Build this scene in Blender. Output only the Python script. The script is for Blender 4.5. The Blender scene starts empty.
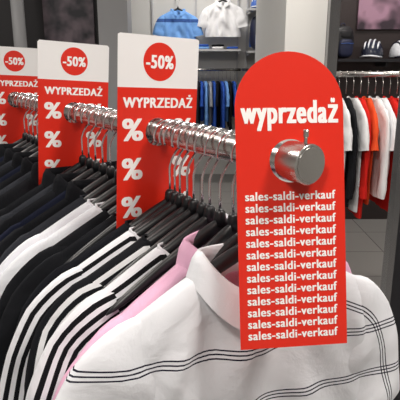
import bpy, math, random
from mathutils import Vector, Matrix
random.seed(7)
C=bpy.context.scene.collection
bpy.context.scene.view_settings.view_transform='Standard'
# ---------------------------------------------------------------- materials
def lin(c):
    return tuple(((v/255)/12.92 if v/255<=.04045 else ((v/255+.055)/1.055)**2.4) for v in c)+(1,)
def base_mat(name,rough=.5,metal=0,spec=.5):
    m=bpy.data.materials.new(name); m.use_nodes=True
    b=m.node_tree.nodes['Principled BSDF']
    b.inputs['Roughness'].default_value=rough; b.inputs['Metallic'].default_value=metal
    b.inputs['Specular IOR Level'].default_value=spec
    return m,b,m.node_tree
def noisy(name,rgb,rough=.6,metal=0,scale=8,amt=.12,bump=0,bscale=200,spec=.5):
    m,b,t=base_mat(name,rough,metal,spec)
    n=t.nodes.new('ShaderNodeTexNoise'); n.inputs['Scale'].default_value=scale
    tc=t.nodes.new('ShaderNodeTexCoord'); t.links.new(tc.outputs['Object'],n.inputs['Vector'])
    mx=t.nodes.new('ShaderNodeMix'); mx.data_type='RGBA'
    c=lin(rgb); mx.inputs[6].default_value=tuple(v*(1-amt) for v in c[:3])+(1,); mx.inputs[7].default_value=tuple(min(1,v*(1+amt)) for v in c[:3])+(1,)
    t.links.new(n.outputs['Fac'],mx.inputs[0]); t.links.new(mx.outputs[2],b.inputs['Base Color'])
    return m
def cloth(name,base,uvs=None,zs=None,rough=.9,slope=0,wr=.5):
    """uvs: stripes by distance from the shoulder seam; zs: stripes by height below rail. entries (a,b,rgb)"""
    m,b,t=base_mat(name,rough,0,.15)
    tc=t.nodes.new('ShaderNodeTexCoord')
    def bands(src,axis,lst,sign,under,slope=0):
        s=t.nodes.new('ShaderNodeSeparateXYZ'); t.links.new(src,s.inputs[0])
        v=s.outputs[axis]
        if slope:
            ma=t.nodes.new('ShaderNodeMath'); ma.operation='MULTIPLY_ADD'; ma.inputs[1].default_value=slope
            t.links.new(s.outputs[0],ma.inputs[0]); t.links.new(v,ma.inputs[2]); v=ma.outputs[0]
        acc=None
        for a,bb,c in lst:
            q=t.nodes.new('ShaderNodeMath'); q.operation='COMPARE'; q.inputs[1].default_value=sign*(a+bb)/2; q.inputs[2].default_value=(bb-a)/2
            t.links.new(v,q.inputs[0])
            if acc is None: acc=q.outputs[0]
            else:
                mxx=t.nodes.new('ShaderNodeMath'); mxx.operation='MAXIMUM'; t.links.new(acc,mxx.inputs[0]); t.links.new(q.outputs[0],mxx.inputs[1]); acc=mxx.outputs[0]
        mx=t.nodes.new('ShaderNodeMix'); mx.data_type='RGBA'
        t.links.new(acc,mx.inputs[0])
        if isinstance(under,tuple): mx.inputs[6].default_value=under
        else: t.links.new(under,mx.inputs[6])
        mx.inputs[7].default_value=lin(lst[0][2])
        return mx.outputs[2]
    col=lin(base)
    if uvs: col=bands(tc.outputs['UV'],1,uvs,1,col)
    if zs: col=bands(tc.outputs['Object'],2,zs,-1,col,slope)
    if isinstance(col,tuple): b.inputs['Base Color'].default_value=col
    else: t.links.new(col,b.inputs['Base Color'])
    n2=t.nodes.new('ShaderNodeTexNoise'); n2.inputs['Scale'].default_value=13; n2.inputs['Detail'].default_value=4; n2.inputs['Distortion'].default_value=.6
    t.links.new(tc.outputs['Object'],n2.inputs['Vector'])
    bp=t.nodes.new('ShaderNodeBump'); bp.inputs['Strength'].default_value=wr; bp.inputs['Distance'].default_value=.016
    t.links.new(n2.outputs['Fac'],bp.inputs['Height'])
    n3=t.nodes.new('ShaderNodeTexNoise'); n3.inputs['Scale'].default_value=900
    t.links.new(tc.outputs['Object'],n3.inputs['Vector'])
    bp2=t.nodes.new('ShaderNodeBump'); bp2.inputs['Strength'].default_value=.3; bp2.inputs['Distance'].default_value=.0007
    t.links.new(n3.outputs['Fac'],bp2.inputs['Height']); t.links.new(bp.outputs['Normal'],bp2.inputs['Normal'])
    t.links.new(bp2.outputs['Normal'],b.inputs['Normal'])
    return m
RED=(224,44,26)
chrome=noisy('brushed_steel',(200,198,195),.24,1,30,.06)
chrome_b=noisy('polished_chrome',(225,225,228),.12,1,30,.04)
blackpl=noisy('black_plastic',(24,25,28),.36,0,10,.1)
white_ink=noisy('white_ink',(250,248,246),.5,0,20,.01)
red_ink=noisy('red_ink',RED,.4,0,20,.03)
def panel_mat(name,zsplit):
    m,b,t=base_mat(name,.35)
    tc=t.nodes.new('ShaderNodeTexCoord'); s=t.nodes.new('ShaderNodeSeparateXYZ'); t.links.new(tc.outputs['Object'],s.inputs[0])
    g=t.nodes.new('ShaderNodeMath'); g.operation='GREATER_THAN'; g.inputs[1].default_value=zsplit; t.links.new(s.outputs[2],g.inputs[0])
    mx=t.nodes.new('ShaderNodeMix'); mx.data_type='RGBA'; mx.inputs[6].default_value=lin(RED); mx.inputs[7].default_value=lin((242,242,242))
    t.links.new(g.outputs[0],mx.inputs[0]); t.links.new(mx.outputs[2],b.inputs['Base Color'])
    return m
# ---------------------------------------------------------------- mesh helpers
def mk(name,verts,faces,mats,uvs=None,midx=None,smooth=True,parent=None):
    me=bpy.data.meshes.new(name); me.from_pydata([tuple(v) for v in verts],[],faces); me.update()
    if not isinstance(mats,(list,tuple)): mats=[mats]
    for m in mats: me.materials.append(m)
    if uvs:
        l=me.uv_layers.new(name='UVMap')
        for p in me.polygons:
            for li in p.loop_indices: l.data[li].uv=uvs[me.loops[li].vertex_index]
    for i,p in enumerate(me.polygons):
        p.use_smooth=smooth
        if midx: p.material_index=midx[i]
    o=bpy.data.objects.new(name,me); C.objects.link(o)
    if parent: o.parent=parent
    return o
def empty(name,loc=(0,0,0),rot=(0,0,0)):
    e=bpy.data.objects.new(name,None); e.empty_display_size=.05; C.objects.link(e); e.location=loc; e.rotation_euler=rot; return e
class MB:
    def __init__(s): s.v=[];s.f=[];s.uv=[];s.m=[]
    def add(s,v,f,mi=0,uv=None,M=None):
        o=len(s.v); s.v+=[ (M@Vector(p)) if M else Vector(p) for p in v]
        s.f+=[tuple(i+o for i in q) for q in f]; s.m+=[mi]*len(f); s.uv+= uv if uv else [(0,0)]*len(v)
    def box(s,x0,x1,y0,y1,z0,z1,mi=0,M=None):
        v=[(x,y,z) for x in(x0,x1) for y in(y0,y1) for z in(z0,z1)]
        s.add(v,[(0,1,3,2),(4,6,7,5),(0,4,5,1),(2,3,7,6),(0,2,6,4),(1,5,7,3)],mi,None,M)
    def tube(s,pts,r,seg=12,mi=0,cap=True,M=None):
        pts=[Vector(p) for p in pts]; n=len(pts); rs=r if isinstance(r,(list,tuple)) else [r]*n
        V=[];F=[]; prev=None
        for i,p in enumerate(pts):
            d=(pts[min(i+1,n-1)]-pts[max(i-1,0)]).normalized()
            if prev is None:
                u=d.orthogonal().normalized()
            else: u=(prev-d*prev.dot(d)).normalized()
            prev=u; w=d.cross(u)
            for k in range(seg):
                a=2*math.pi*k/seg; V.append(p+(u*math.cos(a)+w*math.sin(a))*rs[i])
        for i in range(n-1):
            for k in range(seg): F.append((i*seg+k,i*seg+(k+1)%seg,(i+1)*seg+(k+1)%seg,(i+1)*seg+k))
        if cap: F.append(tuple(reversed(range(seg)))); F.append(tuple((n-1)*seg+k for k in range(seg)))
        s.add(V,F,mi,None,M)
    def blob(s,c,r,e=.5,mi=0,M=None,zmin=-1,nu=24,nv=14):
        """superellipsoid: rounded box-like volume"""
        pw=lambda v,e:math.copysign(abs(v)**e,v)
        V=[];F=[]
        for j in range(nv+1):
            ph=-math.pi/2+math.pi*j/nv
            for i in range(nu):
                th=2*math.pi*i/nu
                z=max(zmin,pw(math.sin(ph),e))
                V.append((c[0]+r[0]*pw(math.cos(ph),e)*pw(math.cos(th),e),c[1]+r[1]*pw(math.cos(ph),e)*pw(math.sin(th),e),c[2]+r[2]*z))
        for j in range(nv):
            for i in range(nu): F.append((j*nu+i,j*nu+(i+1)%nu,(j+1)*nu+(i+1)%nu,(j+1)*nu+i))
        s.add(V,F,mi,None,M)
    def obj(s,name,mats,smooth=True,parent=None,uv=False):
        return mk(name,s.v,s.f,mats,s.uv if uv else None,s.m,smooth,parent)
def autosmooth(o,ang=35):
    o.data.set_sharp_from_angle(angle=math.radians(ang))
# ---------------------------------------------------------------- garments
def hz(x): return -.112-.098*(abs(x)/.2)**1.12
def shirt(mb,M=None,mi=0,T=.018,length=.72,sleeve='short',nw=.078,nd=.05,collar='polo',res=1,seed=0,w=1.0,wl=None,mcol=None,rightonly=False,fa=1.0):
    R=random.Random(seed); ph=[R.uniform(0,6.28) for _ in range(8)]
    if wl is None: wl=w
    NU=int(44*res)//2*2; NV=int(34*res)
    def top(x,front):
        ax=abs(x)
        z=hz(max(ax,nw))+.008
        if ax<nw:
            k=1-(ax/nw)**2
            z-= (nd if front else .012)*k
        return z
    for front in(True,False):
        V=[];U=[];F=[]; sg=-1 if front else 1
        for j in range(NV+1):
            v=(j/NV)**1.6
            for i in range(NU+1):
                u=-1+2*i/NU; x0=u*.2; tz=top(x0,front)
                z=tz+v*(-.13-length-tz)
                d=tz-z
                ax=abs(x0)
                ww=1+((w-1) if x0>0 else (wl-1))*min(1,max(0,(ax-.05)/.1))
                x=x0*ww*(1+.10*min(1,d/.2)) + .006*math.sin(d*14+ph[5])*v
                side=max(0,1-abs(u)**2.6)**.5
                topf=min(1,(max(d,0)/.03))**.38
                if ax<nw: topf=max(topf,(1-(ax/nw)**2)**.5)
                h=T*side**.8*topf
                g=fa*min(1,d/.08)*side
                fold=g*(.32*T*math.sin(u*7+ph[0]+d*5)+.24*T*math.sin(u*13+ph[1]-d*9)+.30*T*math.sin(d*26+u*4*sg+ph[2])*math.exp(-d*4)+.20*T*math.sin(d*40-abs(u)*16+ph[6]))
                y=sg*(h+(fold if front else .5*fold))
                V.append((x,y,z)); U.append((x0,d if (not rightonly or x0>.03) else .49))
        for j in range(NV):
            for i in range(NU):
                a=j*(NU+1)+i; q=(a,a+NU+1,a+NU+2,a+1)
                F.append(q if front else q[::-1])
        mb.add(V,F,mi,U,M)
    if sleeve!='none':
        D=-.028
        for sx in(-1,1):
            if sleeve=='short': cl=[(.125,-.185),(.165,-.205),(.196,-.245),(.217,-.30),(.232,-.36),(.243,-.41)]; aw=[.032,.053,.068,.074,.076,.080]
            else: cl=[(.125,-.185),(.165,-.205),(.196,-.245),(.215,-.31),(.226,-.42),(.232,-.54),(.236,-.66),(.238,-.70)]; aw=[.032,.053,.065,.064,.056,.050,.046,.040]
            P_=[];A=[]; sub=max(1,int(4*res))
            for k in range(len(cl)-1):
                for q in range(sub):
                    f=q/sub; P_.append((cl[k][0]*(1-f)+cl[k+1][0]*f,cl[k][1]*(1-f)+cl[k+1][1]*f+D)); A.append(aw[k]*(1-f)+aw[k+1]*f)
            P_.append((cl[-1][0],cl[-1][1]+D));A.append(aw[-1])
            for _ in range(2*sub//2):
                P_=[P_[0]]+[((P_[i-1][0]+2*P_[i][0]+P_[i+1][0])/4,(P_[i-1][1]+2*P_[i][1]+P_[i+1][1])/4) for i in range(1,len(P_)-1)]+[P_[-1]]
            seg=int(24*res)//2*2; V=[];U=[];F=[]
            for k,(cx,cz) in enumerate(P_):
                a=P_[max(k-1,0)];b=P_[min(k+1,len(P_)-1)]
                dx,dz=b[0]-a[0],b[1]-a[1]; l=math.hypot(dx,dz); dx/=l;dz/=l
                nx,nz=-dz,dx
                s=k/(len(P_)-1)
                bt=T*(.45+.55*math.sin(min(1,s*1.4)*math.pi/2))
                wr=1+.16*fa*math.sin(s*17+ph[3]+sx)
                for q in range(seg):
                    an=2*math.pi*q/seg; ca,sa=math.cos(an),math.sin(an)
                    yy=bt*wr*math.copysign(abs(sa)**.8,sa)+.005*fa*math.sin(s*11+ph[4]+an*2)*abs(sa)
                    V.append((sx*(cx+nx*A[k]*ca+.2*((w if sx>0 else wl)-1)),yy,cz+nz*A[k]*ca)); U.append((s,A[k]*(1-ca) if (not rightonly or sx>0) else .49))
            n=len(P_)
            for k in range(n-1):
                for q in range(seg):
                    f=(k*seg+q,k*seg+(q+1)%seg,(k+1)*seg+(q+1)%seg,(k+1)*seg+q); F.append(f if sx<0 else f[::-1])
            mb.add(V,F,mi,U,M)
    if collar:
        N=int(48*res); V=[];F=[];g=.18 if collar=='polo' else (.1 if collar=='zip' else 0)
        for k in range(N+1):
            th=g+(2*math.pi-2*g)*k/N; c=math.cos(th)
            zb=hz(nw)+.004-(nd-.006)*max(0,c)**1.6-.006*max(0,-c)
            rx,ry=nw+.001,T*1.15+.003
            if collar=='polo': prof=[(0,-.004),(-.002,.014),(.001,.026),(.006,.027),(.013,.016),(.019,-.008-.018*max(0,c)**2)]
            elif collar=='zip': prof=[(0,-.006),(-.001,.02),(-.002,.034),(.001,.0345),(.002,.02),(.003,-.006)]
            else: prof=[(0,-.006),(0.0,.003),(.0008,.006),(.0022,.006),(.003,.002),(.0035,-.008)]
            for dr,dz in prof:
                V.append(((rx+dr)*math.sin(th),-(ry+dr*.8)*c,zb+dz))
        m=6
        for k in range(N):
            for q in range(m-1):
                a=k*m+q; F.append((a,a+1,a+m+1,a+m))
        mb.add(V,F,mcol if mcol is not None else mi,[(0,.49)]*len(V),M)
def hanger(mb,M=None,hook=True):
    N=32;seg=12;V=[];F=[]
    for i in range(N+1):
        u=-1+2*i/N; x=u*.182; e=max(.0,1-abs(u)**8)**.5
        hy=(.0055+.002*abs(u))*max(e,.15); hh=(.013-.006*abs(u))*max(e,.2)
        if abs(u)<.5: hy+=.004*math.sin(abs(u)*2*math.pi)
        for k in range(seg):
            a=2*math.pi*k/seg; V.append((x,hy*math.cos(a),hz(x)-.006-.006*abs(u)+hh*math.sin(a)))
    for i in range(N):
        for k in range(seg): F.append((i*seg+k,i*seg+(k+1)%seg,(i+1)*seg+(k+1)%seg,(i+1)*seg+k))
    F.append(tuple(reversed(range(seg)))); F.append(tuple(N*seg+k for k in range(seg)))
    mb.add(V,F,0,None,M)
    mb.tube([(0,0,-.118),(0,0,-.098),(0,0,-.094)],[.011,.008,.005],12,0,True,M)
    pts=[(0,0,-.10),(0,0,-.08),(0,0,-.056),(.004,0,-.043),(.012,0,-.031)]
    R=.0265; zc=.0215-R
    for k in range(0,23):
        a=math.radians(-48+k*11.2); pts.append((R*math.cos(a),0,zc+R*math.sin(a)))
    mb.tube(pts,.0020,8,1,True,M)
# ---------------------------------------------------------------- camera
cam=bpy.data.cameras.new('camera'); co=bpy.data.objects.new('camera',cam); C.objects.link(co)
co.location=(0,0,1.515); co.rotation_euler=(math.radians(90-15.07),0,0); cam.lens=46.8; cam.sensor_width=36; cam.clip_start=.02
bpy.context.scene.camera=co
# ---------------------------------------------------------------- main rack
YAW=math.radians(33.76)
def P(t,z=1.40): return Vector((.1191-.5557*t,.5905+.8313*t,z))
mb=MB()
T0,T1=-.012,2.2
mb.tube([P(T0+.034),P(T1)],.0195,40,0)
mb.tube([P(T0+.036),P(T0+.0345),P(T0+.0012),P(T0),P(T0)],[.0222,.0238,.0238,.0228,.0228],48,0)
mb.tube([P(T0+.0005),P(T0-.0008)],[.0205,.0200],48,0)
e=P(T0+.010); mb.tube([e+Vector((0,0,.022)),e+Vector((0,0,.030)),e+Vector((0,0,.031)),e+Vector((0,0,.038)),e+Vector((0,0,.039))],[.0022,.0022,.0034,.0034,.0026],16,0)
for t in(.735,1.95):
    mb.tube([P(t,.03),P(t,1.385)],.0125,20,0)
    pr=Vector((.8313,.5557,0))
    mb.tube([P(t,.03)-pr*.28,P(t,.03)+pr*.28],.015,16,0)
    for s in(-1,1): mb.tube([P(t,0)+pr*.26*s,P(t,.02)+pr*.26*s],.022,16,0)
mb.tube([P(.735,.09),P(1.95,.09)],.011,16,0)
o=mb.obj('clothes_rack',[chrome]); autosmooth(o,22)
W=(240,240,243); K=(22,22,25)
line=lambda p,c,w=.0021,g=.0058:[(p,p+w,c),(p+g,p+g+w,c),(p+2*g,p+2*g+w,c)]
INK=(34,32,50)
m_polo=cloth('white_pique',(232,233,238),uvs=line(.044,INK),zs=line(.252,INK)+line(.335,INK),slope=.06,wr=.4)
m_pink=cloth('pink_cotton',(230,180,207),uvs=line(.034,(70,50,70),.0018,.006))
m_bw=cloth('white_black_banded',(230,230,235),uvs=[(.006,.013,K),(.020,.027,K),(.034,.041,K),(.048,.055,K),(.062,.069,K),(.12,.14,K)])
m_b3=cloth('black_white_triple',(26,27,31),uvs=[(.008,.016,W),(.024,.032,W),(.040,.048,W)])
m_b3b=cloth('black_white_piped',(24,25,30),uvs=[(.014,.019,W),(.027,.032,W),(.040,.045,W)])
m_blk=cloth('black_cotton',(24,25,29)); m_chr=cloth('charcoal_cotton',(48,50,56)); m_nav=cloth('navy_cotton',(24,28,46))
m_wht=cloth('white_cotton',(228,230,236),uvs=[(.018,.021,(190,40,40))]); m_gry=cloth('grey_marl',(150,153,160))
items=[(.072,'polo_shirt',m_polo,dict(T=.022,collar='polo',nd=.06,nw=.078,w=1.17,wl=.95,rightonly=True,fa=.9),-3,4.5),
 (.136,'pink_polo_shirt',m_pink,dict(T=.027,collar='polo',w=1.0,wl=1.10),3.5,-3),
 (.188,'striped_shirt',m_bw,dict(T=.021,collar='crew',nw=.085),-1,0),
 (.232,'track_jacket',m_b3,dict(T=.019,sleeve='long',collar='crew',nw=.085),-4,0),
 (.273,'striped_shirt',m_bw,dict(T=.018,collar='crew',nw=.085),-6,0),
 (.305,'track_jacket',m_b3b,dict(T=.015,sleeve='long',collar='crew'),-4,0),
 (.356,'black_shirt',m_blk,dict(T=.015,collar='crew'),-3,0),
 (.392,'black_shirt',m_blk,dict(T=.015,collar='crew'),-3,0),
 (.428,'white_shirt',m_wht,dict(T=.019,collar='crew'),-5,0),
 (.466,'white_shirt',m_wht,dict(T=.018,collar='crew'),-3,0)]
t=.505;k=0
while t<2.1:
    if not (abs(t-.716)<.02 or abs(t-1.2)<.02 or abs(t-.735)<.02 or abs(t-1.95)<.02):
        items.append((t,'black_shirt' if k%4 else 'charcoal_shirt',[m_chr,m_blk,m_nav,m_blk][k%4],dict(T=.016,sleeve='short' if k%3 else 'long',collar='polo' if k%2 else 'crew',res=.7),random.uniform(-4,3),0))
    t+=.038 if t<.7 else .042; k+=1
for i,(t,n,m,kw,dy,roll) in enumerate(items):
    yaw=YAW+math.radians(dy)
    b=MB(); shirt(b,seed=i+3,**kw)
    o=b.obj(n,[m],uv=True); o.location=P(t); o.rotation_euler=(0,math.radians(roll),yaw)
    if i==0: o.location.z-=.004
    h=MB(); hanger(h); ho=h.obj('clothes_hanger',[blackpl,chrome_b]); ho.location=P(t); ho.rotation_euler=(0,math.radians(roll),yaw)
for t in(.102,.162,.208,.251,.289,.343,.374):
    h=MB(); hanger(h); ho=h.obj('clothes_hanger',[blackpl,chrome_b]); ho.location=P(t); ho.rotation_euler=(0,0,YAW+math.radians(random.uniform(-4,2)))
# ---------------------------------------------------------------- signs
def sign_panel(name,w,top,bot,hr,mat,parent,arc=False,th=.0010):
    hw=w/2; angs=[2*math.pi*k/96 for k in range(96)]
    r=.004
    angs+=[math.atan2(bot,hw),math.atan2(bot,-hw)]
    if not arc: angs+=[math.atan2(top-r,hw),math.atan2(top-r,-hw),math.atan2(top,hw-r),math.atan2(top,-hw+r)]
    angs=sorted(a%(2*math.pi) for a in angs)
    def inside(x,z):
        if abs(x)>hw or z<bot or z>top: return False
        if arc and z>top-hw and x*x+(z-(top-hw))**2>hw*hw: return False
        return True
    outer=[]
    for a in angs:
        lo,hi=0,1
        for _ in range(40):
            m=(lo+hi)/2
            if inside(m*math.cos(a),m*math.sin(a)): lo=m
            else: hi=m
        outer.append((lo*math.cos(a),lo*math.sin(a)))
    n=len(angs);V=[];F=[]
    for y in(-th/2,th/2):
        for a in angs: V.append((hr*math.cos(a),y,hr*math.sin(a)))
        for x,z in outer: V.append((x,y,z))
    for k in range(n):
        q=(k+1)%n
        F+=[(k,n+k,n+q,q),(2*n+k,2*n+q,3*n+q,3*n+k),(n+k,3*n+k,3*n+q,n+q),(k,q,2*n+q,2*n+k)]
    return mk(name,V,F,mat,smooth=False,parent=parent)
def text(body,parent,x,z,w,h,mat,bold=.03,y=-.0009,name='lettering',sp=1.06):
    """lettering as a flat mesh; several slightly shifted copies make the heavy weight"""
    cu=bpy.data.curves.new(name,'FONT'); cu.body=body; cu.size=1; cu.fill_mode='BOTH'; cu.space_character=sp
    o=bpy.data.objects.new(name,cu); C.objects.link(o); bpy.context.view_layer.update()
    me=bpy.data.meshes.new_from_object(o); bpy.data.objects.remove(o)
    vs=[v.co.copy() for v in me.vertices]; fs=[tuple(p.vertices) for p in me.polygons]
    V=[];F=[]
    for i,(dx,dz) in enumerate([(-1,-.35),(-1,.35),(1,-.35),(1,.35),(0,0),(-.5,0),(.5,0)]):
        o_=len(V); V+=[(v.x+dx*bold,i*.00001,v.y+dz*bold) for v in vs]; F+=[tuple(q+o_ for q in f) for f in fs]
    x0=min(v[0] for v in V);x1=max(v[0] for v in V);z0=min(v[2] for v in V);z1=max(v[2] for v in V)
    sx=w/(x1-x0);sz=h/(z1-z0)
    V=[(x+(v[0]-(x0+x1)/2)*sx,y-v[1],z+(v[2]-(z0+z1)/2)*sz) for v in V]
    return mk(name,V,F,mat,smooth=False,parent=parent)
m_red=panel_mat('red_card',10); m_two=panel_mat('white_red_card',.071)
s=empty('sale_sign',P(.018)+Vector((-.002,0,0))); s.rotation_euler=(math.radians(-13),0,math.radians(7))
sign_panel('panel',.131,.128,-.222,.0255,m_red,s,arc=True)
text('wyprzedaż',s,0,.0545,.118,.038,white_ink,.052,sp=1.12)
for k in range(13): text('sales-saldi-verkauf',s,-.001,-.041-k*.01375,.110,.0104,white_ink,.034,sp=1.1)
def small(t,yaw,roll,w=.15):
    s=empty('sale_sign',P(t)+Vector((-.006,0,0))); s.rotation_euler=(0,math.radians(roll),math.radians(yaw))
    sign_panel('panel',w,.152,-.22,.0235,m_two,s)
    V=[(0,-.0008,.112)]+[(.030*math.cos(a*math.pi/32),-.0008,.112+.030*math.sin(a*math.pi/32)) for a in range(64)]
    mk('red_disc',V,[(0,1+a,1+(a+1)%64) for a in range(64)],red_ink,smooth=False,parent=s)
    text('-50%',s,0,.112,.051,.021,white_ink,.045,-.0012,sp=1.1)
    text('WYPRZEDAŻ',s,0,.050,.130,.022,white_ink,.05,sp=1.12)
    for z in(.004,-.060,-.124):
        for x in(-.047,.047): text('%',s,x,z,.038,.036,white_ink,.035)
small(.329,33.8,3,.148); small(.716,28,4,.158); small(1.2,25,3,.158)
# ---------------------------------------------------------------- room
def box(name,x0,x1,y0,y1,z0,z1,mat):
    b=MB(); b.box(x0,x1,y0,y1,z0,z1); return b.obj(name,[mat],smooth=False)
m_wall=noisy('off_white_paint',(214,213,210),.7,0,3,.03); m_dark=noisy('dark_panel',(30,27,30),.6,0,2,.25)
m_grey=noisy('grey_column_paint',(150,150,152),.6,0,3,.05); m_brown=noisy('dark_brown_panel',(42,32,32),.5,0,2,.25)
m_ceil=noisy('ceiling_paint',(215,215,215),.8,0,3,.03)
def tile(name):
    m,b,t=base_mat(name,.25)
    tc=t.nodes.new('ShaderNodeTexCoord'); br=t.nodes.new('ShaderNodeTexBrick'); br.offset=0
    br.inputs['Color1'].default_value=lin((150,147,144)); br.inputs['Color2'].default_value=lin((140,138,136)); br.inputs['Mortar'].default_value=lin((95,93,91))
    br.inputs['Scale'].default_value=1; br.inputs['Brick Width'].default_value=.5; br.inputs['Row Height'].default_value=.5; br.inputs['Mortar Size'].default_value=.004
    t.links.new(tc.outputs['Object'],br.inputs['Vector']); t.links.new(br.outputs['Color'],b.inputs['Base Color']); return m
def poster_mat(name,c0,c1,sc=3,p0=.4,p1=.6):
    m,bb,t=base_mat(name,.4); tc=t.nodes.new('ShaderNodeTexCoord'); n=t.nodes.new('ShaderNodeTexNoise'); n.inputs['Scale'].default_value=sc
    r=t.nodes.new('ShaderNodeValToRGB'); r.color_ramp.elements[0].color=lin(c0); r.color_ramp.elements[0].position=p0; r.color_ramp.elements[1].color=lin(c1); r.color_ramp.elements[1].position=p1
    t.links.new(tc.outputs['Object'],n.inputs['Vector']); t.links.new(n.outputs['Fac'],r.inputs[0]); t.links.new(r.outputs[0],bb.inputs['Base Color']); return m
box('floor',-5,5,-3,7.2,-.1,0,tile('floor_tiles'))
box('ceiling',-5,5,-3,7.2,3.0,3.1,m_ceil)
box('wall_back',-5,5,7.0,7.2,0,3,m_wall)
box('wall_left',-5.1,-5,-3,7.2,0,3,m_wall); box('wall_right',5,5.1,-3,7.2,0,3,m_wall); box('wall_front',-5,5,-3.1,-3,0,3,m_wall)
box('wall_dark_partition',-4.9,-1.0,5.5,5.7,0,3,m_dark)
box('column',-.93,-.66,5.0,5.3,0,3,m_grey)
b=MB(); b.tube([(-1.72,5.2,0),(-1.72,5.2,3)],.06,24); b.obj('steel_post',[m_grey])
box('wall_poster',-1.56,-1.06,5.47,5.495,1.3,2.5,poster_mat('dark_photo_print',(26,24,34),(110,96,104),6,.42,.68))
box('wall_white_partition',.50,.74,3.2,4.9,0,3,m_wall)
box('wall_brown_partition',.78,4.9,4.9,5.0,0,3,m_brown)
# ---- hanging rows
cols={'w':cloth('bg_white',(230,230,232)),'k':m_blk,'r':cloth('bg_red',(205,34,28)),'o':cloth('bg_orange',(222,80,40)),
 'b':cloth('bg_blue',(48,88,180)),'l':cloth('bg_light_blue',(118,166,228),zs=[(.24,.28,(60,90,150))]),'g':m_gry,'c':m_chr,'n':m_nav,'p':cloth('bg_beige',(140,125,112))}
def row(name,p0,p1,seq,yawoff=0,length=.6,res=.4):
    p0=Vector(p0);p1=Vector(p1); n=len(seq); keys=sorted(set(seq)); b=MB()
    d=(p1-p0); yaw=math.atan2(d.y,d.x)+math.pi/2
    sp=d.length/n
    for i,c in enumerate(seq):
        p=p0+d*((i+.5)/n)
        M=Matrix.Translation(p)@Matrix.Rotation(yaw+math.radians(yawoff+random.uniform(-5,5)),4,'Z')
        shirt(b,M,keys.index(c),T=min(.03,sp*.42),length=length+random.uniform(-.08,.08),sleeve='long' if i%2 else 'short',collar='crew',res=res,seed=i*7+3)
    b.obj(name,[cols[c] for c in keys],uv=True)
    h=MB()
    for i in range(n):
        p=p0+d*((i+.5)/n); M=Matrix.Translation(p)@Matrix.Rotation(yaw,4,'Z')
        pts=[(0,0,-.12),(0,0,-.05)]+[(.024*math.cos(math.radians(-50+q*30)),0,-.003+.024*math.sin(math.radians(-50+q*30))) for q in range(9)]
        h.tube(pts,.0022,6,0,True,M)
    return h
def rack(name,p0,p1,wall_y=None):
    b=MB(); p0=Vector(p0);p1=Vector(p1); b.tube([p0,p1],.017,20)
    for q in(p0.lerp(p1,.03),p0.lerp(p1,.97)):
        if wall_y: b.tube([q,(q.x,wall_y,q.z)],.012,12)
        else:
            b.tube([q,(q.x,q.y,.03)],.014,12)
            dd=(p1-p0).normalized().cross(Vector((0,0,1)))*.25
            b.tube([Vector((q.x,q.y,.02))-dd,Vector((q.x,q.y,.02))+dd],.015,12)
    return b
h=row('hanging_shirts',(.84,3.3,1.43),(1.75,3.3,1.43),'wkwrowwrrwrrwrrwkwrr',length=.66,res=.5)
b=rack('x',(.80,3.3,1.43),(1.8,3.3,1.43)); b.add(h.v,h.f); b.obj('garment_rail',[chrome])
h=row('hanging_shirts',(-.6,6.6,1.40),(.45,6.6,1.40),'kbglkbbwbklcblgbkblkb',length=.5)
b=rack('x',(-.65,6.6,1.40),(.5,6.6,1.40),6.99); b.add(h.v,h.f); b.obj('garment_rail',[chrome])
h=row('hanging_shirts',(.55,6.6,1.40),(1.15,6.6,1.40),'pkcpgkcpnk',length=.5)
b=rack('x',(.52,6.6,1.40),(1.2,6.6,1.40),6.99); b.add(h.v,h.f); b.obj('garment_rail',[chrome])
h=row('hanging_shirts',(-2.6,4.3,1.25),(-.9,4.3,1.25),'kcnkckgkcnkkckwkcknkckgk',length=.6)
b=rack('x',(-2.65,4.3,1.25),(-.85,4.3,1.25)); b.add(h.v,h.f); b.obj('garment_rail',[chrome])
def face_out(name,x,y,z,m,yaw=0,**kw):
    b=MB(); shirt(b,T=.04,res=.6,seed=int(x*100)%50,**kw); 
    o=b.obj(name,[m],uv=True); o.location=(x,y,z); o.rotation_euler=(0,0,math.radians(yaw))
    h=MB(); hanger(h); h.tube([(0,-.05,.0),(0,.25,0)],.006,8,1); h2=h.obj('clothes_hanger',[blackpl,chrome_b]); h2.location=(x,y,z); h2.rotation_euler=(0,0,math.radians(yaw))
face_out('light_blue_shirt',-.27,6.75,2.24,cols['l'],10,length=.44)
face_out('white_shirt',.28,6.75,2.34,cols['w'],-5,length=.42)
m_lam=noisy('shelf_laminate',(190,190,192),.4)
b=MB(); b.box(-.62,.5,6.6,6.98,1.62,1.645)
for x in(-.6,-.05,.48): b.box(x-.012,x+.012,6.965,6.995,.3,2.6); b.box(x-.008,x+.008,6.62,6.97,1.59,1.62)
b.obj('wall_shelf',[m_lam],smooth=False)
b=MB(); b.box(.58,1.1,6.6,6.98,1.60,1.625); b.box(.58,1.1,6.6,6.98,2.09,2.115)
for x in(.6,1.08): b.box(x-.012,x+.012,6.965,6.995,.3,2.6); b.box(x-.008,x+.008,6.62,6.97,1.57,1.60); b.box(x-.008,x+.008,6.62,6.97,2.06,2.09)
b.obj('wall_shelf',[m_lam],smooth=False)
m_fr=noisy('polished_metal_frame',(140,140,142),.18,.9,5,.05); m_frd=noisy('dark_metal_frame',(52,52,56),.4,.6,5,.05)
b=MB(); b.box(.95,2.3,4.55,4.89,1.50,1.525); 
for x in(1.0,1.6,2.25): b.box(x-.01,x+.01,4.6,4.89,1.46,1.50)
b.obj('wall_shelf',[m_frd],smooth=False)
b=MB()
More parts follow.
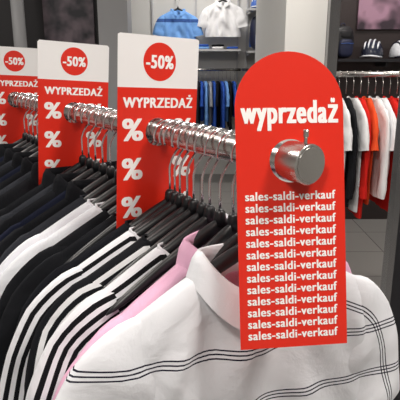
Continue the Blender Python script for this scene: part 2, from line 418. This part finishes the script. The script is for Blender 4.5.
for i in range(6):
    x=-.5+i*.18
    for k in range(random.choice([1,2,3])):
        z=1.646+k*.028; ww=.075+random.uniform(-.006,.004)
        V=[];F=[]
        for (yy) in(6.64,6.9):
            for a in range(12):
                t=2*math.pi*a/12; V.append((x+ww*math.copysign(abs(math.cos(t))**.4,math.cos(t)),yy,z+.0135+.0132*math.copysign(abs(math.sin(t))**.6,math.sin(t))))
        F=[(a,(a+1)%12,12+(a+1)%12,12+a) for a in range(12)]+[tuple(reversed(range(12))),tuple(range(12,24))]
        b.add(V,F,random.randrange(4))
b.obj('folded_shirts',[cols['w'],cols['k'],cols['l'],cols['b']])
m_bag=noisy('nylon_navy',(24,30,58),.55,0,10,.1); m_bagk=noisy('nylon_black',(24,24,28),.55,0,10,.1); m_acc=noisy('nylon_blue',(60,100,180),.5,0,10,.1); m_gloss=noisy('helmet_shell',(215,218,224),.2,0,10,.03); m_gl2=noisy('helmet_shell_dark',(40,44,60),.2,0,10,.03)
def backpack(x,y,z,ms,yaw=0,k=1):
    b=MB()
    b.blob((0,0,.22),(.15,.085,.22),.6,0)
    b.blob((0,-.075,.14),(.11,.045,.12),.55,1)
    b.blob((0,-.06,.33),(.10,.04,.06),.6,0)
    b.tube([(-.10,-.118,.20),(0,-.124,.205),(.10,-.118,.20)],.004,8,2)
    b.tube([(-.035,.02,.43),(-.03,.02,.465),(0,.02,.475),(.03,.02,.465),(.035,.02,.43)],.008,8,1)
    for s in(-1,1): b.tube([(s*.06,.07,.42),(s*.09,.12,.34),(s*.10,.13,.2),(s*.12,.08,.05)],.014,10,1)
    o=b.obj('backpack',ms); o.location=(x,y,z); o.rotation_euler=(0,0,math.radians(yaw)); o.scale=(k,k,k)
backpack(.76,6.76,1.627,[m_bag,m_acc,m_gloss],15,.95)
backpack(1.24,4.72,1.527,[m_bagk,m_bag,m_acc],20,.62); backpack(2.08,4.72,1.527,[m_bag,m_bagk,m_gloss],-10,.7)
def helmet(x,y,z,ms,yaw):
    b=MB(); b.blob((0,0,.035),(.095,.13,.125),1.0,0,zmin=-.2,nu=32,nv=20)
    for sx in(-.055,-.019,.019,.055):
        pts=[]
        for q in range(9):
            a=math.radians(25+q*16); r=math.sqrt(max(.02,1-(sx/.097)**2))
            pts.append((sx,-.131*r*math.cos(a),.035+.126*r*math.sin(a)))
        b.tube(pts,[.002]+[.0075]*7+[.002],8,1)
    b.tube([(-.09,-.05,.012),(-.05,-.135,.02),(0,-.155,.024),(.05,-.135,.02),(.09,-.05,.012)],.008,8,1)
    o=b.obj('helmet',ms); o.location=(x,y,z); o.rotation_euler=(0,0,math.radians(yaw))
helmet(1.50,4.715,1.526,[m_gl2,m_gloss],-25); helmet(1.76,4.715,1.526,[m_gloss,m_gl2],10)
helmet(.72,6.79,2.116,[m_acc,m_gloss],-20); helmet(.96,6.79,2.116,[m_gl2,m_acc],15); helmet(1.0,6.79,1.626,[m_gl2,m_gloss],20)
b=MB(); b.box(.742,.80,3.14,3.20,0,2.7); b.box(.742,2.6,3.14,3.20,2.7,2.78); b.obj('door_1',[m_fr],smooth=False)
b=MB(); b.box(.775,.80,2.0,2.06,0,2.9); b.box(.80,.95,2.0,2.05,0,2.9,1); b.obj('trim_1',[m_fr,m_frd],smooth=False)
box('wall_poster',1.40,2.3,4.87,4.895,1.78,2.6,poster_mat('pink_photo_print',(50,38,48),(160,124,144),5))
# ---------------------------------------------------------------- lights
m,bb,t=base_mat('lamp_diffuser',.5); bb.inputs['Emission Color'].default_value=(1,.97,.93,1); bb.inputs['Emission Strength'].default_value=7
def lamp(x,y,w,h,en):
    b=MB(); b.box(x-w/2,x+w/2,y-h/2,y+h/2,2.95,2.99); b.obj('ceiling_light',[m],smooth=False)
    l=bpy.data.lights.new('ceiling_lamp','AREA'); l.shape='RECTANGLE'; l.size=w; l.size_y=h; l.energy=en; l.color=(1,.94,.87)
    o=bpy.data.objects.new('ceiling_lamp',l); C.objects.link(o); o.location=(x,y,2.94)
for x,y in((-.6,-.6),(1.0,.2),(-1.6,1.6),(.4,2.2)): lamp(x,y,.4,.4,30)
for x,y in((0,5.9),(1.6,3.9),(-2.6,3.6),(3.2,1.5)): lamp(x,y,.6,.6,21)
wd=bpy.data.worlds.new('world'); bpy.context.scene.world=wd; wd.use_nodes=True; wd.node_tree.nodes['Background'].inputs[0].default_value=(.8,.85,.9,1); wd.node_tree.nodes['Background'].inputs[1].default_value=.4
